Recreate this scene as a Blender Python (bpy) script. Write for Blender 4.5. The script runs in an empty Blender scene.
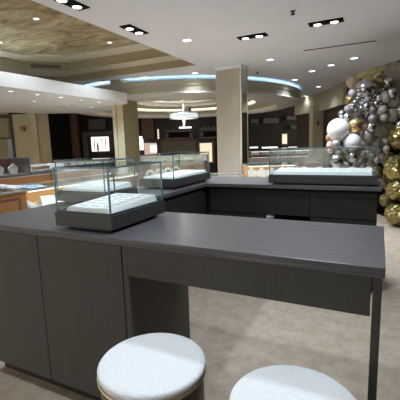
import bpy, bmesh, math, random
from mathutils import Vector, Matrix, noise
random.seed(7)
SC = bpy.context.scene
COL = SC.collection
PI = math.pi

# ------------------------------------------------------------------ camera
EYE = Vector((0, 0, 1.425))
CR = Vector((0.89647, 0.44206, -0.03049)).normalized()
CU = Vector((-0.04291, 0.15509, 0.98697)).normalized()
CF = Vector((-0.44102, 0.88348, -0.15800)).normalized()
FPX = 358.7
HEAD = 0.4628
cd = bpy.data.cameras.new('camera'); cam = bpy.data.objects.new('camera', cd); COL.objects.link(cam)
cd.sensor_width = 36; cd.lens = 36 * FPX / 400; cd.clip_start = .05; cd.clip_end = 200
m = Matrix((CR, CU, -CF)).transposed().to_4x4(); m.translation = EYE
cam.matrix_world = m
SC.camera = cam

def at(px, py, depth):
    return EYE + (CF + CR * ((px - 200) / FPX) - CU * ((py - 200) / FPX)) * depth

# ------------------------------------------------------------------ world, exposure
w = bpy.data.worlds.new('world'); SC.world = w; w.use_nodes = True
bg = w.node_tree.nodes['Background']
bg.inputs[0].default_value = (1.0, .96, .88, 1); bg.inputs[1].default_value = .85
SC.view_settings.view_transform = 'Standard'; SC.view_settings.look = 'None'
SC.view_settings.gamma = 1; SC.view_settings.exposure = 1.2
SC.cycles.transparent_max_bounces = 48; SC.cycles.max_bounces = 14; SC.cycles.diffuse_bounces = 6
try: SC.view_settings.use_curve_mapping = False
except Exception: pass

SPOT_W = 95
def spot(name, loc, power, angle=110, color=(.80, .90, 1), parent=None, r=.11, blend=.6, aim=None):
    d = bpy.data.lights.new(name, 'SPOT'); d.energy = power; d.spot_size = math.radians(angle)
    d.spot_blend = blend; d.color = color; d.shadow_soft_size = r
    o = bpy.data.objects.new(name, d); COL.objects.link(o); o.location = loc
    if parent: o.parent = parent
    if aim is not None: o.rotation_euler = (Vector(aim) - Vector(loc)).to_track_quat('-Z', 'Y').to_euler()
    return o

# ------------------------------------------------------------------ materials
def mat(name, col, rough=.6, metal=0., spec=.5, var=0., scale=8., stretch=(1, 1, 1), bump=0., bscale=None,
        emit=None, es=0., detail=4, coat=0.):
    mt = bpy.data.materials.new(name); mt.use_nodes = True
    nt = mt.node_tree; b = nt.nodes['Principled BSDF']
    b.inputs['Roughness'].default_value = rough; b.inputs['Metallic'].default_value = metal
    b.inputs['Specular IOR Level'].default_value = spec
    b.inputs['Coat Weight'].default_value = coat
    c = (*col, 1)
    b.inputs['Base Color'].default_value = c
    tc = nt.nodes.new('ShaderNodeTexCoord'); mp = nt.nodes.new('ShaderNodeMapping')
    mp.inputs['Scale'].default_value = stretch
    nt.links.new(tc.outputs['Object'], mp.inputs[0])
    if var or True:
        n = nt.nodes.new('ShaderNodeTexNoise'); n.inputs['Scale'].default_value = scale
        n.inputs['Detail'].default_value = detail; n.inputs['Roughness'].default_value = .6
        nt.links.new(mp.outputs[0], n.inputs['Vector'])
        rp = nt.nodes.new('ShaderNodeValToRGB')
        v = max(var, .02)
        rp.color_ramp.elements[0].color = tuple(max(0, x * (1 - v)) for x in col) + (1,)
        rp.color_ramp.elements[1].color = tuple(min(1, x * (1 + v)) for x in col) + (1,)
        rp.color_ramp.elements[0].position = .3; rp.color_ramp.elements[1].position = .7
        nt.links.new(n.outputs['Fac'], rp.inputs[0]); nt.links.new(rp.outputs[0], b.inputs['Base Color'])
    if bump:
        n2 = nt.nodes.new('ShaderNodeTexNoise'); n2.inputs['Scale'].default_value = bscale or scale
        n2.inputs['Detail'].default_value = 3
        nt.links.new(mp.outputs[0], n2.inputs['Vector'])
        bp_ = nt.nodes.new('ShaderNodeBump'); bp_.inputs['Strength'].default_value = bump
        bp_.inputs['Distance'].default_value = .01
        nt.links.new(n2.outputs['Fac'], bp_.inputs['Height']); nt.links.new(bp_.outputs[0], b.inputs['Normal'])
    if emit:
        b.inputs['Emission Color'].default_value = (*emit, 1); b.inputs['Emission Strength'].default_value = es
    return mt

def glass_mat(name, tint, refl=1.0):
    mt = bpy.data.materials.new(name); mt.use_nodes = True; nt = mt.node_tree
    nt.nodes.remove(nt.nodes['Principled BSDF']); out = nt.nodes['Material Output']
    t = nt.nodes.new('ShaderNodeBsdfTransparent'); t.inputs[0].default_value = (*tint, 1)
    g = nt.nodes.new('ShaderNodeBsdfGlossy'); g.inputs['Roughness'].default_value = .02
    lw = nt.nodes.new('ShaderNodeLayerWeight'); pw = nt.nodes.new('ShaderNodeMath'); pw.operation = 'POWER'; pw.inputs[1].default_value = 5
    nt.links.new(lw.outputs['Facing'], pw.inputs[0])
    ma = nt.nodes.new('ShaderNodeMath'); ma.operation = 'MULTIPLY_ADD'; ma.inputs[1].default_value = .9; ma.inputs[2].default_value = .035 * refl
    nt.links.new(pw.outputs[0], ma.inputs[0])
    mx = nt.nodes.new('ShaderNodeMixShader'); nt.links.new(ma.outputs[0], mx.inputs[0])
    nt.links.new(t.outputs[0], mx.inputs[1]); nt.links.new(g.outputs[0], mx.inputs[2])
    nt.links.new(mx.outputs[0], out.inputs[0]); return mt

def painted_mat(name):
    mt = bpy.data.materials.new(name); mt.use_nodes = True; nt = mt.node_tree; b = nt.nodes['Principled BSDF']
    tc = nt.nodes.new('ShaderNodeTexCoord'); mp = nt.nodes.new('ShaderNodeMapping'); mp.inputs['Rotation'].default_value = (0, 0, .6)
    mp.inputs['Scale'].default_value = (1, 2.2, 1); nt.links.new(tc.outputs['Object'], mp.inputs[0])
    n = nt.nodes.new('ShaderNodeTexNoise'); n.inputs['Scale'].default_value = 1.9; n.inputs['Detail'].default_value = 9
    n.inputs['Roughness'].default_value = .65; n.inputs['Distortion'].default_value = .8
    nt.links.new(mp.outputs[0], n.inputs['Vector'])
    r = nt.nodes.new('ShaderNodeValToRGB'); e = r.color_ramp.elements
    e[0].position = .36; e[0].color = (.20, .145, .07, 1); e[1].position = .64; e[1].color = (.52, .44, .28, 1)
    k = e.new(.5); k.color = (.36, .29, .165, 1)
    nt.links.new(n.outputs['Fac'], r.inputs[0]); nt.links.new(r.outputs[0], b.inputs['Base Color'])
    b.inputs['Roughness'].default_value = .8; return mt

def wood_mat(name, c0, c1, rough, axis='x', spec=.5, scale=3.):
    mt = bpy.data.materials.new(name); mt.use_nodes = True; nt = mt.node_tree; b = nt.nodes['Principled BSDF']
    tc = nt.nodes.new('ShaderNodeTexCoord'); mp = nt.nodes.new('ShaderNodeMapping')
    s = {'x': (1, 40, 40), 'y': (26, 1, 26), 'z': (40, 40, 1)}[axis]; mp.inputs['Scale'].default_value = s
    nt.links.new(tc.outputs['Object'], mp.inputs[0])
    n = nt.nodes.new('ShaderNodeTexNoise'); n.inputs['Scale'].default_value = scale; n.inputs['Detail'].default_value = 7
    n.inputs['Roughness'].default_value = .6; n.inputs['Distortion'].default_value = .3
    nt.links.new(mp.outputs[0], n.inputs['Vector'])
    r = nt.nodes.new('ShaderNodeValToRGB'); e = r.color_ramp.elements
    e[0].position = .35; e[0].color = (*c0, 1); e[1].position = .65; e[1].color = (*c1, 1)
    nt.links.new(n.outputs['Fac'], r.inputs[0]); nt.links.new(r.outputs[0], b.inputs['Base Color'])
    b.inputs['Roughness'].default_value = rough; b.inputs['Specular IOR Level'].default_value = spec
    bp_ = nt.nodes.new('ShaderNodeBump'); bp_.inputs['Strength'].default_value = .12; bp_.inputs['Distance'].default_value = .002
    nt.links.new(n.outputs['Fac'], bp_.inputs['Height']); nt.links.new(bp_.outputs[0], b.inputs['Normal'])
    return mt

def carpet_mat(name):
    mt = bpy.data.materials.new(name); mt.use_nodes = True; nt = mt.node_tree; b = nt.nodes['Principled BSDF']
    tc = nt.nodes.new('ShaderNodeTexCoord')
    n = nt.nodes.new('ShaderNodeTexNoise'); n.inputs['Scale'].default_value = 9; n.inputs['Detail'].default_value = 12
    n.inputs['Roughness'].default_value = .78; n.inputs['Distortion'].default_value = .2
    nt.links.new(tc.outputs['Object'], n.inputs['Vector'])
    r = nt.nodes.new('ShaderNodeValToRGB'); e = r.color_ramp.elements
    e[0].position = .3; e[0].color = (.32, .25, .19, 1); e[1].position = .7; e[1].color = (.52, .43, .34, 1)
    nt.links.new(n.outputs['Fac'], r.inputs[0]); nt.links.new(r.outputs[0], b.inputs['Base Color'])
    b.inputs['Roughness'].default_value = .9; b.inputs['Specular IOR Level'].default_value = .2
    n2 = nt.nodes.new('ShaderNodeTexNoise'); n2.inputs['Scale'].default_value = 160
    nt.links.new(tc.outputs['Object'], n2.inputs['Vector'])
    bp_ = nt.nodes.new('ShaderNodeBump'); bp_.inputs['Strength'].default_value = .3; bp_.inputs['Distance'].default_value = .004
    nt.links.new(n2.outputs['Fac'], bp_.inputs['Height']); nt.links.new(bp_.outputs[0], b.inputs['Normal'])
    return mt

def boucle_mat(name):
    mt = bpy.data.materials.new(name); mt.use_nodes = True; nt = mt.node_tree; b = nt.nodes['Principled BSDF']
    tc = nt.nodes.new('ShaderNodeTexCoord')
    v = nt.nodes.new('ShaderNodeTexVoronoi'); v.inputs['Scale'].default_value = 300
    nt.links.new(tc.outputs['Object'], v.inputs['Vector'])
    n = nt.nodes.new('ShaderNodeTexNoise'); n.inputs['Scale'].default_value = 330; n.inputs['Detail'].default_value = 3
    nt.links.new(tc.outputs['Object'], n.inputs['Vector'])
    r = nt.nodes.new('ShaderNodeValToRGB'); e = r.color_ramp.elements
    e[0].position = .30; e[0].color = (.58, .60, .62, 1); e[1].position = .50; e[1].color = (.80, .81, .82, 1)
    nt.links.new(n.outputs['Fac'], r.inputs[0]); nt.links.new(r.outputs[0], b.inputs['Base Color'])
    b.inputs['Roughness'].default_value = .9; b.inputs['Specular IOR Level'].default_value = .25
    bp_ = nt.nodes.new('ShaderNodeBump'); bp_.inputs['Strength'].default_value = .6; bp_.inputs['Distance'].default_value = .003
    nt.links.new(v.outputs['Distance'], bp_.inputs['Height']); nt.links.new(bp_.outputs[0], b.inputs['Normal'])
    return mt

M = dict(
    ceil=mat('ceiling_paint', (.80, .84, .89), .85, var=.015, scale=1.2),
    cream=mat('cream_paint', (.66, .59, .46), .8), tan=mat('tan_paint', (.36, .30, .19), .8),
    paint=painted_mat('sponge_painted_ceiling'),
    canopy=mat('canopy_paint', (.86, .86, .84), .6),
    ring=mat('ring_paint', (.50, .47, .38), .8), ringlight=mat('ring_step_paint', (.74, .72, .66), .8),
    floor=carpet_mat('mottled_carpet'),
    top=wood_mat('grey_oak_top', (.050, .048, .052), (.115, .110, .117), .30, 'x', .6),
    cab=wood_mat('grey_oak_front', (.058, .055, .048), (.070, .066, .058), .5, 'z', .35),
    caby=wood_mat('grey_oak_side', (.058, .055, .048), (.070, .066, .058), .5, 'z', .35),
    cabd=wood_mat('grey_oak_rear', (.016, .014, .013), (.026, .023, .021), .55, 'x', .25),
    gap=mat('shadow_gap', (.02, .02, .02), .8),
    tray=mat('charcoal_lacquer', (.03, .03, .03), .45, var=.05, scale=3),
    foot=mat('black_foot', (.01, .01, .01), .6),
    glass=glass_mat('clear_glass', (.975, .99, .99)), edge=mat('glass_edge', (.08, .17, .19), .2, spec=.6),
    seal=mat('black_seal', (.02, .03, .03), .4),
    pad=mat('white_pad', (.86, .88, .87), .7), padline=mat('pad_slot', (.58, .60, .60), .8),
    boucle=boucle_mat('speckled_boucle'), drum=mat('bronze_drum', (.19, .15, .11), .45, metal=.3, var=.3, scale=3, stretch=(8, 8, .5)),
    brass=mat('pale_brass', (.78, .70, .52), .28, metal=1.),
    beige=mat('beige_wall_paint', (.50, .44, .29), .8), pillar=mat('pillar_stone', (.47, .41, .325), .6, var=.08, scale=3, stretch=(1, 1, .4)),
    column=mat('column_paint', (.36, .30, .17), .7), pilaster=mat('pilaster_stone', (.50, .44, .29), .6, var=.15, scale=4),
    mirror=mat('mirror_panel', (.72, .74, .72), .03, metal=1.), trim=mat('pale_metal_trim', (.75, .72, .62), .3, metal=.8),
    dark=mat('dark_walnut_wall', (.012, .008, .007), .6, var=.4, scale=2), darkbr=mat('dark_brown_wall', (.045, .028, .018), .6, var=.3, scale=2),
    redbr=mat('red_brown_wood', (.12, .05, .035), .5, var=.3, scale=2), shelf=mat('charcoal_shelf', (.10, .09, .085), .5),
    black=mat('matt_black', (.006, .006, .006), .7, spec=.1), olive=mat('olive_panel', (.15, .14, .10), .7),
    wood=wood_mat('honey_wood', (.24, .105, .035), (.34, .16, .06), .4, 'x', .5, 1.5),
    woodlt=wood_mat('light_wood', (.36, .21, .11), (.48, .31, .18), .45, 'x', .5, 1.5),
    warm=mat('amber_case_lining', (.52, .29, .10), .7),
    lamp=mat('lamp_lens', (1, 1, 1), .5, emit=(1, .98, .95), es=3), lamp2=mat('dim_lamp_lens', (1, 1, 1), .5, emit=(1, .97, .9), es=1.6),
    paper=mat('paper', (.42, .46, .50), .7), strip=mat('case_light_strip', (1, 1, 1), .5, emit=(1, .95, .88), es=.8),
    cove=mat('cove_led', (1, 1, 1), .5, emit=(.45, .68, 1.0), es=2.6), white=mat('white_plastic', (.82, .82, .82), .5),
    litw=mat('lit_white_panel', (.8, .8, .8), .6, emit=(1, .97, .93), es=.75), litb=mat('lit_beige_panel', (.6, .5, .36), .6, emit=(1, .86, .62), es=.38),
    litp=mat('lit_pink_panel', (.6, .42, .36), .6, emit=(1, .7, .6), es=.22),
    vent=mat('vent_grille', (.16, .13, .08), .6), crystal=mat('crystal_shade', (.60, .70, .74), .2, emit=(.82, .94, 1), es=.3, coat=.5),
    steel=mat('dark_steel', (.12, .12, .12), .4, metal=.6), linen=mat('linen_display', (.66, .65, .61), .7), blue=mat('pale_blue_cloth', (.25, .36, .50), .8),
    pane=mat('grey_blue_pane', (.15, .19, .21), .2), redpl=mat('red_brown_plastic', (.30, .09, .03), .4),
    gold=mat('gold_accent', (.75, .55, .2), .3, metal=1.),
)

# ------------------------------------------------------------------ mesh helpers
class MB:
    def __init__(s, mtx=None): s.bm = bmesh.new(); s.m = mtx or Matrix()
    def add(s, g, mtx):
        bmesh.ops.transform(s.bm, matrix=s.m @ mtx, verts=g); return s
    def box(s, x0, x1, y0, y1, z0, z1, bev=0.):
        r = bmesh.ops.create_cube(s.bm, size=1)
        vs = r['verts']
        bmesh.ops.scale(s.bm, vec=(x1 - x0, y1 - y0, z1 - z0), verts=vs)
        bmesh.ops.translate(s.bm, vec=((x0 + x1) / 2, (y0 + y1) / 2, (z0 + z1) / 2), verts=vs)
        if bev:
            es = list({e for v in vs for e in v.link_edges})
            rr = bmesh.ops.bevel(s.bm, geom=es, offset=bev, segments=2, affect='EDGES', profile=.6)
            vs = list({v for f in rr['faces'] for v in f.verts} | {v for v in vs if v.is_valid})
        bmesh.ops.transform(s.bm, matrix=s.m, verts=vs); return s
    def lathe(s, prof, c=(0, 0, 0), n=32, cap=True):
        rings = []
        for r, z in prof:
            rings.append([s.bm.verts.new(s.m @ Vector((c[0] + r * math.cos(2 * PI * i / n), c[1] + r * math.sin(2 * PI * i / n), c[2] + z))) for i in range(n)])
        for a, b in zip(rings, rings[1:]):
            for i in range(n): s.bm.faces.new((a[i], a[(i + 1) % n], b[(i + 1) % n], b[i]))
        if cap:
            s.bm.faces.new(rings[0][::-1]); s.bm.faces.new(rings[-1])
        return s
    def closed_lathe(s, prof, c=(0, 0, 0), n=64):
        rings = []
        for r, z in prof:
            rings.append([s.bm.verts.new(s.m @ Vector((c[0] + r * math.cos(2 * PI * i / n), c[1] + r * math.sin(2 * PI * i / n), c[2] + z))) for i in range(n)])
        k = len(rings)
        for j in range(k):
            a, b = rings[j], rings[(j + 1) % k]
            for i in range(n): s.bm.faces.new((a[i], a[(i + 1) % n], b[(i + 1) % n], b[i]))
        return s
    def prism(s, loop, z0, z1, holes=()):
        es = []
        for lp in [loop] + list(holes):
            vs = [s.bm.verts.new(Vector((x, y, z0))) for x, y in lp]
            es += [s.bm.edges.new((vs[i], vs[(i + 1) % len(vs)])) for i in range(len(vs))]
        r = bmesh.ops.triangle_fill(s.bm, edges=es, use_beauty=True, use_dissolve=False)
        fs = [g for g in r['geom'] if isinstance(g, bmesh.types.BMFace)]
        ex = bmesh.ops.extrude_face_region(s.bm, geom=fs)
        nv = [g for g in ex['geom'] if isinstance(g, bmesh.types.BMVert)]
        bmesh.ops.translate(s.bm, vec=(0, 0, z1 - z0), verts=nv)
        allv = list({v for e in es if e.is_valid for v in e.verts} | set(nv))
        bmesh.ops.transform(s.bm, matrix=s.m, verts=allv); return s
    def sphere(s, c, r, sc=(1, 1, 1), sub=3, crumple=0., seed=0, drop=0.):
        g = bmesh.ops.create_icosphere(s.bm, subdivisions=sub, radius=r)['verts']
        for v in g:
            if crumple:
                d = v.co.normalized()
                v.co *= 1 + crumple * (noise.noise(d * 3.5 + Vector((seed * 3.1, 0, 0))) + .6 * noise.noise(d * 9 + Vector((0, seed * 1.7, 0))))
            if drop and v.co.z < 0:
                k = 1 - drop * (-v.co.z / r) ** 2 * .35; v.co.x *= k; v.co.y *= k; v.co.z *= 1 + drop * .3
            v.co = Vector((v.co.x * sc[0], v.co.y * sc[1], v.co.z * sc[2])) + Vector(c)
        bmesh.ops.transform(s.bm, matrix=s.m, verts=g); return s
    def build(s, name, mt, parent=None, smooth=False, loc=None, origin=None):
        bmesh.ops.recalc_face_normals(s.bm, faces=s.bm.faces)
        me = bpy.data.meshes.new(name)
        if origin is not None: bmesh.ops.translate(s.bm, vec=-Vector(origin), verts=s.bm.verts)
        s.bm.to_mesh(me); s.bm.free()
        me.materials.append(mt)
        if smooth:
            for p in me.polygons: p.use_smooth = True
        o = bpy.data.objects.new(name, me); COL.objects.link(o)
        if origin is not None: o.location = origin
        if parent is not None: o.parent = parent
        if loc is not None: o.location = loc
        return o

def tag(o, label, cat, group=None, kind=None):
    if label: o['label'] = label
    if cat: o['category'] = cat
    if group: o['group'] = group
    if kind: o['kind'] = kind
    return o
def struct(o): o['kind'] = 'structure'; return o
def thing(name, label, cat, loc=(0, 0, 0), rz=0., group=None):
    o = bpy.data.objects.new(name, None); o.empty_display_size = .1; COL.objects.link(o)
    o.location = loc; o.rotation_euler = (0, 0, rz); return tag(o, label, cat, group)
def copy_tree(o, parent=None):
    c = o.copy(); COL.objects.link(c)
    if parent is not None: c.parent = parent
    for ch in list(o.children): copy_tree(ch, c)
    return c

# ------------------------------------------------------------------ structure
CZ = 3.0
struct(MB().box(-24, 4, -6, 26, -.2, 0).build('floor', M['floor']))
hole = [(-7.75, -.5), (-7.1, -1.2), (-3.44, -1.2), (-3.44, 6.9), (-7.1, 6.9), (-7.75, 6.3)]
struct(MB().prism([(-24, -3.6), (2.4, -3.6), (2.4, 26), (-24, 26)], CZ, CZ + .15, [hole]).build('ceiling', M['ceil']))
# stepped tray recess: tan fascias, cream undersides, sponge-painted centre
h2 = [(-7.2, -.1), (-6.5, -.76), (-3.5, -.76), (-3.5, 6.46), (-6.5, 6.46), (-7.2, 5.8)]
h3 = [(-6.75, .2), (-6.1, -.3), (-3.6, -.3), (-3.6, 6.0), (-6.1, 6.0), (-6.75, 5.5)]
outer = [(-8.4, -1.9), (-3.0, -1.9), (-3.0, 7.4), (-8.4, 7.4)]
def liner(loop, z0, z1, t=.02):
    b = MB(); n = len(loop); cx = sum(p[0] for p in loop) / n; cy = sum(p[1] for p in loop) / n
    for i in range(n):
        a, c = Vector(loop[i]), Vector(loop[(i + 1) % n]); d = (c - a); nrm = Vector((d.y, -d.x)).normalized()
        if nrm.dot(Vector((cx, cy)) - a) > 0: nrm = -nrm
        q = [a, c, c + nrm * t, a + nrm * t]
        b.prism([tuple(x) for x in q], z0, z1)
    return b
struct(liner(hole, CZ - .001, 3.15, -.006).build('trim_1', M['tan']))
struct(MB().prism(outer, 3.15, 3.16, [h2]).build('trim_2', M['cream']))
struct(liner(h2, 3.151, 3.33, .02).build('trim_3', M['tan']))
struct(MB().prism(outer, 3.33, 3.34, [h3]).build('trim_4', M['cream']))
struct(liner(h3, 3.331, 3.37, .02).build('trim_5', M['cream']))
o = struct(MB().box(-8.4, -3.0, -1.9, 7.4, 3.37, 3.39).build('ceiling_tray', M['paint'])); o.name = 'ceiling.001'

# dropped white canopy on the left
can = [(-9.8, -3), (-5.38, -3), (-5.38, 7.1), (-5.95, 7.55), (-6.4, 8.0), (-6.92, 8.43), (-8.0, 8.3), (-8.8, 7.7), (-9.3, 6.5), (-9.8, 3)]
struct(MB().prism(can, 2.4, 2.63).build('trim_6', M['canopy']))

# ring soffit round the chandelier
RC = (-6.07, 11.12)
struct(MB().closed_lathe([(3.85, 2.64), (3.85, 2.77), (3.88, 2.78), (3.88, 2.905), (3.79, 2.905), (3.78, 2.80), (3.6, 2.79), (3.2, 2.76), (3.2, 2.64)], (RC[0], RC[1], 0), 96).build('trim_7', M['ring'], smooth=False))
struct(MB().closed_lathe([(3.86, 2.639), (3.88, 2.60), (3.55, 2.52), (3.15, 2.52), (3.12, 2.56), (3.15, 2.639)], (RC[0], RC[1], 0), 96).build('trim_8', M['ringlight']))
struct(MB().closed_lathe([(3.25, 2.70), (3.25, 2.78), (2.45, 2.78), (2.45, 2.70)], (RC[0], RC[1], 0), 96).build('trim_9', M['cream']))
struct(MB().closed_lathe([(2.5, 2.78), (2.5, 2.90), (1.6, 2.90), (1.6, 2.82)], (RC[0], RC[1], 0), 96).build('trim_10', M['ring']))
struct(MB().closed_lathe([(1.7, 2.90), (1.7, 2.98), (1.2, 2.98), (1.2, 2.92)], (RC[0], RC[1], 0), 96).build('trim_11', M['ringlight']))
led = tag(MB().closed_lathe([(3.77, 2.83), (3.77, 2.85), (3.70, 2.85), (3.70, 2.83)], (RC[0], RC[1], 0), 96).build('cove_light_strip', M['cove']),
    'cool white light strip glowing above the round dropped ceiling ring', 'light')
led2 = tag(MB().closed_lathe([(2.44, 2.782), (2.44, 2.80), (2.36, 2.80), (2.36, 2.782)], (RC[0], RC[1], 0), 96).build('cove_light_strip', M['lamp2']),
    'soft white light strip inside the round ceiling ring above the chandelier', 'light')

# walls
def wall(name, pts, z0, z1, t, mt):
    b = MB()
    for a, c in zip(pts, pts[1:]):
        a, c = Vector(a), Vector(c); d = (c - a).normalized(); n = Vector((-d.y, d.x)) * t
        b.prism([tuple(a), tuple(c), tuple(c + n), tuple(a + n)], z0, z1)
    return struct(b.build(name, mt))
def fr(px, D):  # point on the ground in the frame of the store front behind (u to the right, D away)
    p = at(px, 150, D); return (p.x, p.y)
wall('wall_back', [fr(345, 17.2), fr(-40, 17.2)][::-1], 0, CZ, .2, M['dark'])
wall('wall_right', [(2.3, -3.5), (2.3, 3.0), (1.8, 6.3), (.32, 8.92), (-.16, 9.57), (-1.1, 11.8), (-1.8, 13.6), (-3.0, 14.9)], 0, CZ, -.15, M['darkbr'])  # unseen near end prolonged past the camera to block light from the right
struct(MB().box(-1.2, 2.4, -3.6, -3.45, 0, CZ).build('wall_light_blocker', M['beige']))  # unseen wall added behind the camera to block ambient light from the right
wall('trim_12', [(-.98, 11.2), (-1.5, 12.5), (-1.9, 13.35), (-3.05, 14.75)], 2.38, CZ - .002, -.1, M['beige'])
# beige wall with doorway on the far left
XF = Vector((math.cos(HEAD), math.sin(HEAD), 0)); YF = Vector((-math.sin(HEAD), math.cos(HEAD), 0))
def frame(px, D):       # matrix of a local frame standing on the floor at that pixel column and distance
    p = at(px, 150, D); mm = Matrix.Rotation(HEAD, 4, 'Z'); mm.translation = (p.x, p.y, 0); return mm
def U(px, D): return (px - 198.2) / FPX * D
def Z(px, py, D): return at(px, py, D).z
F0 = Matrix.Rotation(HEAD, 4, 'Z')
LD = 11.5
struct(MB(F0).box(U(-90, LD), U(0, LD) - .25, LD, LD + .15, 0, CZ).box(U(17.5, LD), U(42, LD), LD, LD + .15, 0, CZ)
       .box(U(-90, LD), U(17.5, LD), LD, LD + .15, Z(10, 115, LD), CZ).build('wall_left', M['beige']))
struct(MB(F0).box(U(36, LD), U(42, LD), LD - .12, LD + .0, 0, CZ - .01).build('trim_13', M['pilaster']))
struct(MB(F0).box(U(42, LD), U(42, LD) + .14, LD - .05, LD + .5, 0, CZ - .01).build('trim_14', M['beige']))
struct(MB(F0).box(U(-40, LD), U(15.5, LD), LD + .02, LD + .10, Z(10, 118.5, LD), Z(10, 115, LD)).box(U(15, LD), U(17.5, LD), LD - .02, LD + .12, 0, Z(10, 115, LD))
       .box(U(-40, LD), U(15.5, LD), LD + .02, LD + .08, Z(10, 139, LD), Z(10, 137.5, LD)).build('door_1', M['darkbr']))
struct(MB(F0).box(U(-40, LD), U(9.5, LD), LD + .2, LD + .22, 0, Z(10, 118, LD)).build('trim_15', M['column']))
struct(MB(F0).box(U(9.5, LD), U(15.5, LD), LD + .03, LD + .05, .5, Z(10, 139, LD)).build('window_1', M['pane']))
struct(MB(F0).box(U(-60, LD), U(22, LD), LD + 2.0, LD + 2.1, 0, CZ).build('wall_hall', M['beige']))
tag(MB(F0).box(U(25, LD), U(29, LD), LD - .08, LD, Z(27, 131.5, LD), Z(27, 126.5, LD), .01).build('alarm_box', M['redpl']),
    'small red-brown alarm box on the beige wall beside the doorway at far left', 'alarm')
tag(MB(F0).box(U(15, LD), U(31, LD), LD - .03, LD, Z(23, 115, LD), Z(23, 113.2, LD)).build('wall_vent', M['black']),
    'narrow black slot vent high on the beige wall at far left', 'vent')
# right-hand beige column and door return
RD = 12.9
struct(MB(F0).box(U(311, RD), U(321.5, RD), RD, RD + .4, 0, CZ - .4).build('trim_16', M['beige']))
struct(MB(F0).box(U(321.5, RD), U(324, RD), RD + .1, RD + .5, 0, 2.5).build('trim_17', M['tan']))
tag(MB(F0).box(U(314.5, RD), U(317, RD), RD - .06, RD, Z(315, 125.5, RD), Z(315, 122, RD), .01).build('alarm_box', M['redpl']),
    'small red-brown alarm box on the beige column left of the balloons', 'alarm')

# pillars
p = thing('square_pillar', 'beige square pillar with mirrored side rising behind the rear counter', 'pillar', (-2.94, 7.605, 0))
struct(MB().box(-.28, .28, -.215, .215, 0, CZ).build('shaft', M['pillar'], p))
MB().box(.281, .290, -.17, .17, 0, 2.93).build('mirror_panel', M['mirror'], p)
MB().box(.270, .294, -.222, -.19, 0, 2.98).box(.270, .294, .19, .222, 0, 2.98).build('metal_trim', M['trim'], p)
MB().box(-.30, .30, -.235, .235, 2.94, CZ - .001).build('capital', M['ceil'], p)
MB().box(-.282, .262, -.217, -.212, 1.30, 1.305).build('joint', M['tan'], p)
struct(MB(F0).box(U(47, 16.9), U(73.5, 16.9), 16.8, 16.9, 0, CZ).build('trim_20', M['black']))
p2 = thing('square_pillar', 'olive-tan square pillar passing through the corner of the white canopy', 'pillar', (-5.84, 7.62, 0))
MB().box(-.16, .17, -.33, .27, 0, CZ - .001).build('shaft', M['column'], p2)
MB().box(-.16, -.05, -.345, -.325, 0, CZ - .001).box(-.03, .17, -.345, -.325, 0, CZ - .001).build('cladding', M['pilaster'], p2)

# ------------------------------------------------------------------ ceiling lamps
def dual(x, y, along, label, n=2, pw=1.):
    t = thing('recessed_twin_downlight', label, 'ceiling light', (x, y, CZ), 0 if along == 'x' else PI / 2, 'black twin downlights')
    L = .225 * (n / 2)
    MB().box(-L, L, -.085, .085, -.012, .0).build('housing', M['black'], t)
    for k in range(n):
        xx = -L + .115 + k * (2 * L - .23) / (n - 1)
        l = MB().lathe([(.050, -.022), (.054, -.012)], (xx, 0, 0), 20).build('lamp', M['lamp'], t)
        MB().closed_lathe([(.056, -.024), (.068, -.018), (.068, -.012), (.054, -.012)], (xx, 0, 0), 20).build('bezel', M['black'], l)
        spot('lamp_light', (xx, 0, -.03), SPOT_W * pw, 120, parent=t)
dual(-3.11, 4.36, 'y', 'black twin downlight beside the tan recess, wholly in view')
dual(-3.13, 3.2, 'y', 'black twin downlight beside the tan recess, cut by the top edge', pw=.6)
dual(-1.80, 5.56, 'x', 'black twin downlight in the ceiling above and left of the rear counter case')
dual(-.725, 5.47, 'x', 'black twin downlight in the ceiling right of centre, above the balloon side', pw=.7)
def disc(x, y, z, label, r=.062, pw=1., group='round white downlights', mt='lamp', light=True):
    t = thing('round_downlight', label, 'ceiling light', (x, y, z), 0, group)
    MB().closed_lathe([(r, -.006), (r + .018, -.012), (r + .022, 0), (r, 0)], (0, 0, 0), 24).build('trim_ring', M['white'], t)
    MB().lathe([(r, -.004), (r, -.001)], (0, 0, 0), 24).build('lens', M[mt], t)
    if light: spot('lens_light', (0, 0, -.03), SPOT_W * pw, 130, parent=t)
for x, y, lb in [(-2.74, 5.21, 'round white downlight just left of the black twin downlight over the rear counter'),
                 (-3.85, 7.65, 'round white downlight left of the top of the beige pillar'),
                 (-2.0, 7.29, 'round white downlight just right of the top of the beige pillar'),
                 (-1.01, 8.59, 'round white downlight, middle of the row of three leading to the balloons'),
                 (-.52, 8.14, 'round white downlight nearest above the balloon garland'),
                 (-1.48, 9.05, 'round white downlight, leftmost of the row of three leading to the balloons'),
                 (-6.37, 7.37, 'round white downlight just above the far end of the white canopy'),
                 (-5.10, 7.43, 'round white downlight above the blue-lit edge of the ceiling ring'),
                 (-2.08, 10.04, 'small round downlight right of the glowing ceiling ring'),
                 (-1.73, 11.78, 'small round downlight far back near the beige bulkhead'),
                 (-2.49, 14.0, 'tiny round downlight farthest back beyond the ceiling ring'),
                 (-.5, 2.6, 'round white downlight over the desk counter, out of frame above'),
                 (-.45, 1.0, 'unseen round white downlight added over the stools to brighten their seats')]:  # last entry: out-of-view lamp added to brighten the stool seats
    disc(x, y, CZ, lb, pw=(.12 if y > 7.5 else .8), light=not (x < -5 and y > 7.3))
disc(-1.9, 11.2, 2.999, 'small round downlight in front of the beige bulkhead', pw=.3) if False else None
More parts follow.
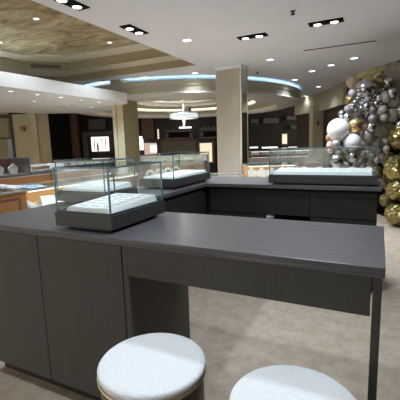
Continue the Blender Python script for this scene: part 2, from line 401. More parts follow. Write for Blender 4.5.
for x, y, lb in [(-4.77, 4.16, 'small white fitting in the middle of the painted tan recess'), (-6.37, 4.67, 'small white fitting at the left edge of the painted tan recess'),
                 (-4.70, 5.76, 'small white fitting at the far right of the painted tan recess')]:
    disc(x, y, 3.37, lb, .036, .35, 'small downlights in the painted recess', 'lamp2')
k = 0
for q, y in enumerate([3.2, 3.75, 4.3, 4.85, 5.4, 5.95, 6.5]):
    disc(-5.72, y, 2.4, 'small dim spotlight in the front row under the white canopy', .04, .2, 'front row of spotlights under the canopy', 'lamp2', q % 2 == 0)
for q, y in enumerate([4.6, 5.5, 6.4, 7.2]):
    disc(-6.6, y, 2.4, 'small dim spotlight in the second row under the white canopy', .04, .3, 'second row of spotlights under the canopy', 'lamp2', True)
tag(MB().box(-1.29, -.11, 6.92, 6.955, CZ - .006, CZ).build('slot_diffuser', M['black']), 'long thin black slot in the white ceiling above the balloons', 'vent')
for x, y, lb in [(-1.03, 4.8, 'small round sprinkler cap near the top of the photo'), (-2.6, 8.4, 'small dark sprinkler beside the top right of the beige pillar')]:
    tag(MB().lathe([(.012, -.05), (.03, -.04), (.012, -.02), (.035, -.003), (.035, 0)], (x, y, CZ), 16).build('sprinkler', M['steel']), lb, 'sprinkler')
v = thing('ceiling_vent', 'brown rectangular vent grille on the angled tan face of the ceiling recess', 'vent', (-6.86, 6.12, 3.24), math.atan2(.66, .7))
MB().box(-.32, .32, -.005, .012, -.04, .04).build('frame', M['vent'], v)
MB().box(-.30, .30, -.012, -.004, -.028, -.018).box(-.30, .30, -.012, -.004, -.005, .005).box(-.30, .30, -.012, -.004, .018, .028).build('slats', M['shelf'], v)

# chandelier
ch = thing('crystal_chandelier', 'wide flat round glowing crystal chandelier with a pointed drop, hanging under the ceiling ring', 'chandelier', (-6.14, 11.25, 2.36))
MB().lathe([(.40, -.08), (.48, -.06), (.50, 0), (.48, .06), (.40, .08)], n=40).build('crystal_shade', M['crystal'], ch, True)
MB().closed_lathe([(.49, -.09), (.505, -.09), (.505, -.075), (.49, -.075)], n=40).closed_lathe([(.49, .075), (.505, .075), (.505, .09), (.49, .09)], n=40).build('metal_band', M['trim'], ch)
MB().lathe([(.005, -.42), (.03, -.36), (.06, -.12), (.08, -.10)], n=20).build('crystal_drop', M['linen'], ch, True)
MB().lathe([(.02, .12), (.02, .5), (.12, .52), (.12, .6)], n=16).build('stem', M['brass'], ch)
MB().box(.05, .25, -.1, .1, .14, .27, .02).build('canister', M['steel'], ch)
for q, e_ in ((.32, 10), (-.55, 18)):
    d = bpy.data.lights.new('crystal_light', 'POINT'); d.energy = e_; d.shadow_soft_size = .1; d.color = (1, .93, .82)
    l = bpy.data.objects.new('crystal_light', d); COL.objects.link(l); l.parent = ch; l.location = (-.1, -.1, q)

# ------------------------------------------------------------------ the counter island
WT = 1.0; TK = .035
u_loop = [(-2.21, 1.27), (.037, 1.27), (.037, 1.90), (-1.62, 1.90), (-1.62, 3.40), (.037, 3.40), (.037, 4.12), (-2.21, 4.12)]
wt = MB().prism(u_loop, WT - TK, WT).build('counter_worktop', M['top'])
bv = wt.modifiers.new('bevel', 'BEVEL'); bv.width = .002; bv.segments = 2; bv.limit_method = 'ANGLE'
tag(wt, 'dark grey wood-grain U-shaped worktop joining the front, side and rear counters', 'worktop')

c1 = thing('storage_cabinet', 'grey-brown wooden cabinet with flush doors under the left of the front worktop', 'cabinet', (-2.19, 1.30, 0))
MB().box(0, 1.15, .022, .58, .09, WT - TK - .001).build('body', M['caby'], c1)
MB().box(.03, 1.12, .06, .55, 0, .09).build('toe_kick', M['foot'], c1)
MB().box(0, .538, 0, .02, .09, WT - TK - .012).build('door', M['cab'], c1)
MB().box(.544, 1.112, 0, .02, .09, WT - TK - .012).build('door', M['cab'], c1)
MB().box(1.119, 1.15, .0, .022, .09, WT - TK - .003).build('filler_strip', M['cab'], c1)
de = thing('desk_frame', 'dark wooden apron and thin end panel holding up the right of the front worktop', 'desk', (-1.04, 1.30, 0))
MB().box(.001, 1.036, 0, .02, .81, WT - TK - .004).build('apron', M['cab'], de)
MB().box(1.042, 1.07, .0, .58, 0, WT - TK - .001).build('end_panel', M['cab'], de)
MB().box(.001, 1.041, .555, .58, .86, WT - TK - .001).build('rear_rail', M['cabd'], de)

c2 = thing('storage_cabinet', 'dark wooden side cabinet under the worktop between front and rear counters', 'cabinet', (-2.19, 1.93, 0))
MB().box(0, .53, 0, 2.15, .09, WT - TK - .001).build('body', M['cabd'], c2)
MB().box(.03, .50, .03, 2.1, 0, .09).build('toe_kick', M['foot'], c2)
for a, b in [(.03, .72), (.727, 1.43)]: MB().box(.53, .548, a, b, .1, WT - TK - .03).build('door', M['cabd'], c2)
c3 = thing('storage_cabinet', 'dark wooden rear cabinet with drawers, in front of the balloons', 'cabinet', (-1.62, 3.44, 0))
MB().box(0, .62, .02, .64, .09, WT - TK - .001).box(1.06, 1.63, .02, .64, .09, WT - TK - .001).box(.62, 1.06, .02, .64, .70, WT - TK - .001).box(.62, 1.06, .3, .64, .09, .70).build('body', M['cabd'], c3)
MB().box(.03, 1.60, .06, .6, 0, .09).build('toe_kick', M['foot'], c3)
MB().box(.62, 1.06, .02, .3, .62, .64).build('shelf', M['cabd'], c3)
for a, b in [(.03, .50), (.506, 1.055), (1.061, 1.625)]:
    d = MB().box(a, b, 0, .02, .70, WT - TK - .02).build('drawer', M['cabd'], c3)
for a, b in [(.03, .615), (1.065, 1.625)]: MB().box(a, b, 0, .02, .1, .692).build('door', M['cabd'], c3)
cl = MB(); cl.sphere((0, 0, .03), .045, (1, .7, .6), 3, .5, 3)
tag(cl.build('tissue', M['white'], loc=(-.96, 3.49, .64)), 'small crumpled white tissue on the open shelf of the rear counter', 'tissue')

# ------------------------------------------------------------------ glass display cases
def glass_case(label, x0, x1, y0, y1, top=.322):
    t = thing('glass_display_case', label, 'display case', (x0, y0, WT), 0, 'countertop glass cases')
    w_, d_ = x1 - x0, y1 - y0
    MB().box(.04, w_ - .04, .04, d_ - .04, 0, .018).build('foot', M['foot'], t)
    MB().box(0, w_, 0, d_, .018, .089, .002).build('tray_base', M['tray'], t)
    i = .010; g = .005; h0, h1 = .089, top
    MB().box(i - .002, w_ - i + .002, i - .002, i + .008, h0, h0 + .008).box(i - .002, w_ - i + .002, d_ - i - .008, d_ - i + .002, h0, h0 + .008)\
        .box(i - .002, i + .008, i, d_ - i, h0, h0 + .008).box(w_ - i - .008, w_ - i + .002, i, d_ - i, h0, h0 + .008).build('seal', M['seal'], t)
    for nm, b in (('front_pane', (i, w_ - i, i, i + g)), ('back_pane', (i, w_ - i, d_ - i - g, d_ - i)),
                  ('side_pane', (i, i + g, i + g, d_ - i - g)), ('side_pane', (w_ - i - g, w_ - i, i + g, d_ - i - g))):
        MB().box(b[0], b[1], b[2], b[3], h0 + .008, h1 - g).build(nm, M['glass'], t)
    MB().box(i, w_ - i, i, d_ - i, h1 - g, h1).build('top_pane', M['glass'], t)
    e = .0036; E_ = MB()
    for xx in (i, w_ - i):
        for yy in (i, d_ - i): E_.box(xx - e, xx + e, yy - e, yy + e, h0 + .008, h1)
        E_.box(xx - e, xx + e, i, d_ - i, h1 - .007, h1 + .001)
    for yy in (i, d_ - i): E_.box(i, w_ - i, yy - e, yy + e, h1 - .007, h1 + .001)
    E_.build('glass_edges', M['edge'], t)
    return t
def pad(label, x0, x1, y0, y1, slots_x, slots_y, z=WT + .090, hf=.022, hb=.045):
    t = thing('jewellery_pad', label, 'display tray', (x0, y0, z), 0, 'white pads in the glass cases')
    w_, d_ = x1 - x0, y1 - y0; b = MB()
    v = [b.bm.verts.new(c) for c in [(0, 0, 0), (w_, 0, 0), (w_, d_, 0), (0, d_, 0), (.012, .012, hf), (w_ - .012, .012, hf), (w_ - .012, d_ - .012, hb), (.012, d_ - .012, hb)]]
    for f in [(3, 2, 1, 0), (4, 5, 6, 7), (0, 1, 5, 4), (1, 2, 6, 5), (2, 3, 7, 6), (3, 0, 4, 7)]: b.bm.faces.new([v[i] for i in f])
    b.build('pad_body', M['pad'], t)
    s = MB(); tl = math.atan2(hb - hf, d_ - .024)
    for i in range(slots_x):
        for j in range(slots_y):
            cx = .03 + (w_ - .06) * (i + .5) / slots_x; cy = .03 + (d_ - .06) * (j + .5) / slots_y
            zz = hf + (cy - .012) * math.tan(tl)
            s.m = Matrix.Translation((cx, cy, zz)) @ Matrix.Rotation(tl, 4, 'X')
            s.box(-(w_ - .06) / slots_x * .36, (w_ - .06) / slots_x * .36, -.0035, .0035, -.001, .0015)
    s.build('slots', M['padline'], t)
    return t
glass_case('glass display case nearest the camera on the corner of the front counter', -1.51, -1.135, 1.315, 1.80)
glass_case('glass display case on the side counter, just behind the nearest case', -2.205, -1.72, 1.95, 2.33)
glass_case('long glass display case on the side counter in front of the pillar', -2.09, -1.69, 2.86, 3.67)
glass_case('longest glass display case, on the rear counter in front of the balloons', -.955, .0, 3.42, 3.86, .345)
pad('white slotted jewellery pad inside the case nearest the camera', -1.472, -1.165, 1.355, 1.77, 3, 6, hb=.04)
pad('white slotted jewellery pad inside the case behind and left of the nearest case', -2.18, -1.745, 1.98, 2.30, 5, 3)
pad('long white jewellery pad inside the case in front of the pillar', -2.06, -1.72, 2.89, 3.64, 2, 9, hb=.03)
pad('long white jewellery pad inside the rear counter case', -.92, -.035, 3.45, 3.72, 9, 2, hf=.034, hb=.052)

# curved bracelet stands
def bracelet(x, y, z, label, group, s=1., gold=False, rz=0):
    t = thing('bracelet_stand', label, 'jewellery stand', (x, y, z), rz, group)
    b = MB()
    n = 14
    rings = []
    for i in range(n + 1):
        a = PI * i / n; c = Vector((-math.cos(a) * .045 * s, 0, math.sin(a) * .048 * s)); d = Vector((-math.cos(a), 0, math.sin(a)))
        rings.append([b.bm.verts.new(c + d * (.013 * s * math.cos(q)) + Vector((0, .02 * s * math.sin(q), 0))) for q in [2 * PI * j / 8 for j in range(8)]])
    for A, B in zip(rings, rings[1:]):
        for j in range(8): b.bm.faces.new((A[j], A[(j + 1) % 8], B[(j + 1) % 8], B[j]))
    b.bm.faces.new(rings[0][::-1]); b.bm.faces.new(rings[-1])
    b.build('cushion', M['linen'], t, True)
    if gold:
        g = MB(Matrix.Translation((0, 0, .02 * s)) @ Matrix.Rotation(PI / 2, 4, 'X'))
        g.closed_lathe([(.047 * s, -.003), (.051 * s, 0), (.047 * s, .003), (.044 * s, 0)], n=20); g.build('bangle', M['gold'], t, True)
    return t
for k in range(4):
    bracelet(-2.045, 3.0 + .17 * k, WT + .119, 'cream bracelet cushion with gold bangle in the case in front of the pillar', 'bracelet cushions in the side counter case', .8, True, .46)
for k in range(6):
    bracelet(-.83 + .15 * k, 3.785, WT + .090, 'white bracelet cushion behind the pad in the rear counter case', 'bracelet cushions in the rear counter case', .95)

# ------------------------------------------------------------------ stools
def stool(x, y, label):
    t = thing('round_stool', label, 'stool', (x, y, 0), 0, 'round white-topped stools')
    R_ = .195; H_ = .652
    prof = [(R_ - .02, H_ - .030), (R_ - .004, H_ - .028), (R_, H_ - .020), (R_ - .001, H_ - .008), (R_ - .006, H_ - .002), (R_ - .014, H_ - .0)] + \
           [(R_ * q, H_ + .004 * (1 - q * q)) for q in (.85, .6, .35, .12)]
    MB().lathe(prof, n=72).build('seat_cushion', M['boucle'], t, True)
    MB().closed_lathe([(R_ - .03, H_ - .041), (R_ - .001, H_ - .041), (R_ + .002, H_ - .036), (R_ - .001, H_ - .030), (R_ - .03, H_ - .030)], n=72).build('metal_rim', M['brass'], t, True)
    MB().lathe([(R_ - .012, H_ - .19), (R_ - .009, H_ - .18), (R_ - .009, H_ - .05), (R_ - .016, H_ - .041)], n=72).build('seat_drum', M['drum'], t, True)
    MB().lathe([(.032, .03), (.032, H_ - .19)], n=24).build('post', M['brass'], t, True)
    MB().lathe([(.185, 0), (.19, .008), (.18, .018), (.05, .03)], n=48).build('base', M['brass'], t, True)
    MB().closed_lathe([(.125, .22), (.133, .228), (.125, .236), (.117, .228)], n=40).box(-.12, .12, -.006, .006, .224, .232).build('footrest', M['brass'], t, True)
stool(-.706, .985, 'speckled white round stool in front of the knee space, left of the two')
stool(-.193, .972, 'speckled white round stool nearer the desk leg, right of the two')

# ------------------------------------------------------------------ wooden showcases
def showcase(name_label, mtx_loc, rz, L, Wd, H=.95, gh=.24, wood='wood', end=0., lit=True, group='wooden jewellery showcases', front_panel=False, pw=3.):
    """length along local x, front towards local -y, base wood then glass upper part"""
    t = thing('jewellery_showcase', name_label, 'showcase', mtx_loc, rz, group)
    MB().box(0, L, 0, Wd, .08, H - gh).build('wooden_base', M[wood], t)
    MB().box(.04, L - .04, .05, Wd - .05, 0, .08).build('plinth', M['foot'], t)
    for xx in (0, L - .03):
        for yy in (0, Wd - .03): MB().box(xx, xx + .03, yy, yy + .03, H - gh, H - .02).build('wooden_post', M[wood], t)
    if end: MB().box(.03, end, 0.002, Wd - .03, H - gh, H - .02).build('end_block', M[wood], t)
    MB().box(.03, L - .03, Wd - .02, Wd, H - gh, H - .02).build('back_panel', M[wood], t)
    if front_panel:
        MB().box(.05, end - .09, -.012, 0, H - gh - .45, H - .07).build('panel_moulding', M['redbr'], t)
        MB().box(.07, end - .12, -.018, -.010, H - gh - .42, H - .10).build('raised_panel', M[wood], t)
    MB().box(end + .03, L - .03, .03, Wd - .03, H - gh, H - gh + .01).box(max(end, .03), L - .03, Wd - .03, Wd - .02, H - gh, H - .03).build('lining', M['warm' if lit else 'linen'], t)
    MB().box(max(end, .03), L - .03, .004, .010, H - gh, H - .02).build('front_pane', M['glass'], t)
    MB().box(0, L, 0, Wd, H - .012, H - .002).build('top_pane', M['glass'], t)
    MB().box(0, L, -.004, .012, H - .02, H).box(0, L, Wd - .012, Wd + .004, H - .02, H).box(-.004, .012, 0, Wd, H - .02, H).box(L - .012, L + .004, 0, Wd, H - .02, H).build('top_frame', M['trim'], t)
    if lit: MB().box(end + .05, L - .05, .014, .03, H - .035, H - .021).build('light_strip', M['strip'], t)
    return t
def ramp(loc, rz, label, group, w=.28, d=.22, h=.11, mt='linen'):
    b = MB(); v = [b.bm.verts.new(c) for c in [(-w/2, 0, 0), (w/2, 0, 0), (w/2, d, 0), (-w/2, d, 0), (-w/2 + .02, .01, .02), (w/2 - .02, .01, .02), (w/2 - .04, d - .02, h), (-w/2 + .04, d - .02, h)]]
    for f in [(3, 2, 1, 0), (4, 5, 6, 7), (0, 1, 5, 4), (1, 2, 6, 5), (2, 3, 7, 6), (3, 0, 4, 7)]: b.bm.faces.new([v[i] for i in f])
    o = b.build('display_ramp', M[mt], loc=loc); o.rotation_euler = (0, 0, rz); return tag(o, label, 'jewellery stand', group)
def bust(loc, rz, label, group, s=1.):
    b = MB()
    prof = [(0.0, 0), (.05, 0), (.06, .01)]
    vs = []
    for (x, z) in [(-.07, 0), (.07, 0), (.10, .07), (.115, .13), (.08, .165), (.03, .175), (.025, .215), (-.025, .215), (-.03, .175), (-.08, .165), (-.115, .13), (-.10, .07)]:
        vs.append((x * s, z * s))
    f = [b.bm.verts.new((x, -.02 * s + .25 * abs(x) , z)) for x, z in vs]; g = [b.bm.verts.new((x, .05 * s, z)) for x, z in vs]
    b.bm.faces.new(f); b.bm.faces.new(g[::-1])
    for i in range(len(f)): b.bm.faces.new((f[i], g[i], g[(i + 1) % len(f)], f[(i + 1) % len(f)]))
    o = b.build('necklace_bust', M['linen'], loc=loc); o.rotation_euler = (0, 0, rz); return tag(o, label, 'jewellery stand', group)

# left row, near: face towards +x at x=-3.6
showcase('honey wood showcase with a lit amber interior, nearest at the left', (-3.6, 1.55, 0), PI / 2, 3.4, .60, .95, .26, 'wood', 1.21, True, front_panel=True)
for k, (y, r) in enumerate([(2.93, .3), (3.20, -.4), (3.5, .4), (3.85, 0), (4.2, .2)]):
    ramp((-3.72, y, .702), PI / 2 + r, 'white sloping jewellery ramp lying in the lit left showcase', 'white ramps in the lit left showcase', .24, .18, .10)
tw = MB(); tw.box(-.20, .20, -.12, .12, 0, .02, .005)
for q in range(5): tw.sphere((random.uniform(-.17, .17), random.uniform(-.1, .1), .02), .06, (1.4, 1, .35), 2, .3, q)
o = tag(tw.build('folded_papers', M['paper'], loc=(-3.98, 2.85, .951)), 'crumpled white papers heaped on top of the near left showcase', 'papers')
tw = MB(); tw.box(-.16, .16, -.10, .10, 0, .012, .004)
for q in range(4): tw.sphere((random.uniform(-.12, .12), random.uniform(-.07, .07), .014), .05, (1.6, 1, .28), 2, .3, q + 9)
o = tag(tw.build('blue_cloth', M['blue'], loc=(-3.75, 2.95, .951)), 'pale blue cloth lying beside the papers on the near left showcase', 'cloth')
# left row, far
showcase('honey wood showcase standing in the second row at the left, below the beige wall', (-5.46, 2.6, 0), PI / 2, 2.15, .55, .95, .02, 'wood', 0, False)
showcase('honey wood showcase in the second row, just right of its seam with its neighbour', (-5.46, 4.78, 0), PI / 2, 1.9, .55, .95, .02, 'wood', 0, False)
vt = thing('glass_display_case', 'dark-backed vitrine of white displays on the second-row showcase at the left edge', 'display case', (-5.50, 2.9, .955), PI / 2)
MB().box(0, 1.45, .0, .45, 0, .03).build('tray_base', M['shelf'], vt)
MB().box(0, 1.45, .44, .45, .03, .30).build('back_panel', M['redbr'], vt)
MB().box(0, 1.45, .0, .004, .03, .30).box(0, 1.45, 0, .45, .296, .30).build('panes', M['glass'], vt)
MB().box(0, 1.45, -.004, .006, .29, .304).box(1.444, 1.456, 0, .45, .03, .304).box(1.444, 1.456, -.004, .006, .03, .304).build('frame', M['shelf'], vt)
for k in range(5): bust((-5.70, 3.1 + k * .27, .986), PI / 2, 'small white necklace bust in the dark-backed vitrine at the left edge', 'busts in the left vitrine', .8)
tb = thing('glass_display_case', 'low white-framed glass vitrine on the second-row showcase, below the pilaster', 'display case', (-5.55, 4.42, .955), PI / 2)
MB().box(0, .75, 0, .4, 0, .05).build('tray_base', M['shelf'], tb)
MB().box(0, .75, -.004, .008, .13, .15).box(0, .75, .392, .404, .13, .15).box(-.004, .008, 0, .4, .05, .15).box(.742, .754, 0, .4, .05, .15).build('frame', M['white'], tb)
MB().box(.008, .742, .0, .004, .05, .13).build('pane', M['glass'], tb)

# showcases in the middle distance, parallel to the back wall
def row(px0, px1, D, label, wood='woodlt', H=.95, gh=.22, nb=0, lit=False, blabel=None, bgroup=None, kind='bust', s=1.):
    p = at(px0, 150, D); L = (px1 - px0) / FPX * D
    t = showcase(label, (p.x, p.y, 0), HEAD, L, .6, H, gh, wood, 0, lit, 'distant wooden showcases')
    for k in range(nb):
        q = at(px0 + (px1 - px0) * (k + .5) / nb, 150, D + .25)
        if kind == 'bust': bust((q.x, q.y, H - gh + .011), HEAD, blabel, bgroup, s)
        else: ramp((q.x, q.y, H - gh + .011), HEAD, blabel, bgroup, L / nb * .85, .2, .1)
    return t
row(246, 298, 6.9, 'wooden showcase with white busts just right of the pillar, behind the rear counter', 'woodlt', .96, .30, 5, True, 'white necklace bust in the showcase right of the pillar', 'busts in the showcase right of the pillar')
row(206, 243, 6.6, 'white-topped showcase low behind the pillar foot', 'shelf', .80, .06, 0, False)
row(150, 204, 9.0, 'pale wood showcase behind the glass case left of the pillar', 'woodlt', .98, .10, 4, False, 'white ramp in the pale wood showcase left of the pillar', 'ramps in the pale wood showcase', 'ramp')
row(62, 128, 8.6, 'pale wood showcase seen through the two front glass cases', 'woodlt', .95, .22, 6, False, 'white necklace bust in the showcase seen through the front cases', 'busts seen through the front cases')
row(52, 108, 12.4, 'long pale showcase far back below the black shop opening', 'woodlt', .98, .22, 7, True, 'white bust in the far showcase below the black opening', 'busts below the black opening')
row(128, 208, 12.9, 'long dark-glass showcase far back below the chandelier', 'redbr', 1.0, .22, 6, False, 'white ramp in the far showcase below the chandelier', 'ramps below the chandelier', 'ramp')
row(248, 322, 10.6, 'pale wood showcase seen through the rear counter case', 'woodlt', .92, .20, 6, False, 'white bust in the showcase seen through the rear counter case', 'busts seen through the rear case')
row(250, 318, 13.2, 'dark wood showcase in the farthest row right of the pillar', 'redbr', 1.05, .16, 6, True, 'white ramp in the farthest showcase right of the pillar', 'ramps in the farthest right showcase', 'ramp')

# ------------------------------------------------------------------ far wall fittings
FD = 17.15
def rect(b, px0, py0, px1, py1, D=FD, t=.08, off=0.):
    cx = (px0 + px1) / 2; zt = Z(cx, py0, D); zb = Z(cx, py1, D)
    return b.box(U(px0, D), U(px1, D), D - off - t, D - off, zb, zt)
def fitting(name, label, cat, parts, group=None):
    t = thing(name, label, cat, (0, 0, 0), HEAD, group)
    for nm, mt, rs in parts:
        b = MB()
        for r in rs: rect(b, *r[:4], t=r[4] if len(r) > 4 else .08, off=r[5] if len(r) > 5 else 0)
        b.build(nm, M[mt], t)
    return t
struct(rect(MB(F0), 74, 100, 82, 170, t=.3).build('trim_18', M['redbr']))
struct(rect(MB(F0), 144, 108, 155, 139, t=.25).build('trim_19', M['redbr']))
fitting('lit_window_display', 'bright white window display with a dark figure, left of the tan pillar', 'display',
        [('frame', 'shelf', [(85.5, 132, 116, 135, .2), (85.5, 135, 89.5, 160, .2)]),
         ('lit_panel', 'litw', [(93.5, 137, 110.5, 151, .05, .06)]),
         ('surround', 'redbr', [(91.5, 135.5, 93.5, 152.5, .1), (110.5, 135.5, 113, 152.5, .1), (93.5, 135.5, 110.5, 137, .1), (93.5, 151, 110.5, 152.5, .1)]),
         ('folds', 'linen', [(96, 138, 97, 150, .03, .12), (103.5, 138, 104.3, 150, .03, .12), (107, 138, 108, 150, .03, .12)]),
         ('dark_figure', 'black', [(99, 144.5, 100.6, 150.8, .04, .14), (99.3, 142.5, 100.2, 144.5, .04, .14)])])
fitting('menu_board', 'charcoal board high above the lit white window display', 'sign', [('board', 'shelf', [(92, 120, 108, 129.5, .1)])])
fitting('lit_wall_panel', 'bright white wall panel just right of the tan pillar', 'display', [('panel', 'litw', [(138.5, 136.5, 144, 150, .06)]), ('frame', 'redbr', [(138, 135.5, 145, 136.5, .1)])])
fitting('lit_doorway', 'pink-edged lit doorway with a white poster, left of the chandelier', 'doorway',
        [('frame', 'litp', [(145, 143, 151, 160, .12), (151, 143, 157, 145, .12)]), ('poster', 'litw', [(151, 145, 157, 152, .06)]), ('lower_panel', 'litp', [(151, 152, 157, 160, .05)])])
def niche(px0, px1, py0, py1, label):
    return fitting('wall_niche', label, 'niche',
        [('frame', 'redbr', [(px0 - 4.5, py0 - 3.2, px1 + 4.5, py0 - 1.7, .3), (px0 - 4.5, py1 + .8, px1 + 4.5, py1 + 2.2, .3)]),
         ('side_panel', 'shelf', [(px0 - 3.6, py0, px0 - 1, py1 + .5, .12), (px1 + 1, py0, px1 + 3.6, py1 + .5, .12)]),
         ('back_panel', 'black', [(px0 - .6, py0 - 1, px1 + .6, py1 + .8, .04)])])
niche(170, 189, 133.5, 137, 'dark wall niche with glowing white displays under the chandelier')
niche(204, 222, 132.5, 136, 'dark wall niche with glowing white displays beside the pillar')
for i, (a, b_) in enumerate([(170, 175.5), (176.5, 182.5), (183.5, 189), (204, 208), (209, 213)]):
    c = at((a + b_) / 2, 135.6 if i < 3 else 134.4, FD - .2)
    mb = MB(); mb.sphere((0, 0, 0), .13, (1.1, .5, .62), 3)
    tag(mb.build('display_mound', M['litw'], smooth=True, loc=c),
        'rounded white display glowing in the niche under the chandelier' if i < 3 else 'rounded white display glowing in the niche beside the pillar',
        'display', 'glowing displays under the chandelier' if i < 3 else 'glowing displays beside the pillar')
fitting('wall_shelf_or_glint', 'thin glowing strip painting in the chandelier reflection just below its drop', 'shelf', [('board', 'litw', [(180, 127.2, 192, 128.6, .2)])])  # glowing strip painted in as the reflection of the chandelier
fitting('wall_shelf_or_glint', 'dim thin shelf with small items left of the pillar top', 'shelf', [('board', 'shelf', [(201, 128, 216, 129.2, .2)]), ('items', 'olive', [(204, 126.4, 206, 128, .1), (208, 126, 209, 128, .1), (213, 126.6, 215, 128, .1)])])
fitting('wall_panel', 'blank olive wall panel below the niche under the chandelier', 'panel', [('board', 'olive', [(163, 141, 195, 156, .06)]), ('frame', 'redbr', [(161, 139.5, 197, 141, .12), (161, 141, 163, 158, .12), (195, 141, 197, 158, .12)])])
fitting('lit_doorway', 'warm beige lit doorway left of the pillar', 'doorway', [('back', 'litb', [(199.5, 143, 211.5, 162, .06)]), ('frame', 'redbr', [(197.5, 141, 199.5, 163, .14), (211.5, 141, 214, 163, .14)])])
tag(rect(MB(F0), 158.8, 129.5, 160, 139, t=.1, off=.1).build('wall_sconce', M['litb']), 'thin pale vertical sconce left of the niche under the chandelier', 'lamp')
for a in (250, 262):
    fitting('wall_shelf_or_glint', 'dim charcoal upper cabinet right of the pillar, %s of the pair' % ('left' if a == 250 else 'right'), 'shelf', [('cabinet', 'shelf', [(a, 119 + (a == 250), a + (7 if a == 250 else 14), 124, .3)])])
fitting('wall_shelf_or_glint', 'charcoal bulkhead shelf left of the beige column', 'shelf', [('cabinet', 'shelf', [(284, 117, 293, 121, .3), (288, 126, 294, 129, .3)])])
fitting('lit_wall_panel', 'small beige lit panel midway between the pillar and the beige column', 'display', [('panel', 'litb', [(281, 134.2, 285.6, 143.8, .06)]), ('frame', 'shelf', [(280, 133, 286.6, 134.2, .1), (280, 143.8, 286.6, 145, .1)])])
fitting('lit_window_display', 'bright window display with dark silhouettes beside the beige column', 'display',
        [('lit_panel', 'litw', [(300.3, 132, 310.8, 142.5, .06)]), ('silhouettes', 'black', [(301, 137, 302.5, 142.4, .04, .1), (303.5, 139, 305, 142.4, .04, .1), (306, 138, 307.8, 142.4, .04, .1)]), ('sill', 'shelf', [(299, 142.6, 311, 144, .2)])])
for (a, b_) in [(249, 256), (261, 275), (287, 294)]:
    tag(rect(MB(F0), a, 146.8, b_, 148.0, D=14.4, t=.3).build('counter_top_light', M['litw']), 'thin white lit strip along the farthest counter right of the pillar', 'light', 'lit strips on the farthest counters')

# ------------------------------------------------------------------ balloons
def bmat(name, c, rough, metal=0., crump=0., spec=.5, coat=0.):
    return mat(name, c, rough, metal, spec, var=.06, scale=6, bump=crump, bscale=14, coat=coat)
BM = dict(
    taupe=bmat('taupe_latex', (.25, .225, .18), .42), dtaupe=bmat('dark_taupe_latex', (.19, .17, .13), .4), grey=bmat('grey_latex', (.32, .31, .28), .42),
    lav=bmat('lilac_grey_latex', (.24, .22, .22), .4), blush=bmat('blush_latex', (.50, .38, .27), .45), white=bmat('pearl_white_latex', (.68, .69, .70), .35, coat=.3),
    pink=bmat('pink_latex', (.70, .46, .38), .4), copper=bmat('copper_latex', (.38, .22, .15), .35, .4), gold=bmat('chrome_gold_latex', (.62, .45, .22), .24, .95),
    silver=bmat('chrome_silver_latex', (.50, .50, .53), .16, 1.), satin=bmat('satin_silver_latex', (.33, .32, .29), .38, .3), foil=bmat('gold_foil', (.36, .30, .13), .3, 1., .9),
    brightfoil=bmat('brightened_gold_foil', (.66, .58, .30), .35, .8, .6), sfoil=bmat('silver_foil', (.55, .56, .59), .12, 1., .9), cream=bmat('cream_latex', (.70, .66, .52), .4), dgold=bmat('dark_gold_latex_and_shaded_foil', (.22, .18, .08), .3, .6))
NM = dict(taupe='taupe', dtaupe='dark taupe', grey='light grey', lav='lilac-grey', blush='blush beige', white='pearl white', pink='pink', copper='copper brown',
          gold='chrome gold', silver='chrome silver', satin='satin silver-grey', foil='gold foil', sfoil='crinkled silver foil', cream='cream', dgold='dark gold')
placed = []
def balloon(px, py, r, kind, D, label=None, group=None, crumple=0., sc=(1, 1, 1.04)):
    c = at(px, py, D); R_ = r / FPX * D
    big = R_ > .1
    t = thing('balloon', label or '%s balloon in the garland on the right' % NM[kind], 'balloon', c, random.uniform(0, 6), group or '%s balloons in the garland' % NM[kind])
    b = MB(Matrix.Rotation(random.uniform(-.5, .5), 4, 'X'))
    b.sphere((0, 0, 0), R_, sc, 4 if (big or crumple) else 3, crumple, random.random() * 50, .35 if not crumple else 0)
    b.build('envelope', BM[kind], t, True)
    k = MB(Matrix.Rotation(random.uniform(-.5, .5), 4, 'X')); k.lathe([(.003, -R_ * 1.22), (.011, -R_ * 1.21), (.004, -R_ * 1.16), (.009, -R_ * 1.10), (.012, -R_ * .95)], n=10)
    k.build('knot', BM[kind], t, True)
    placed.append((px, py, r)); return t
BD = 5.75
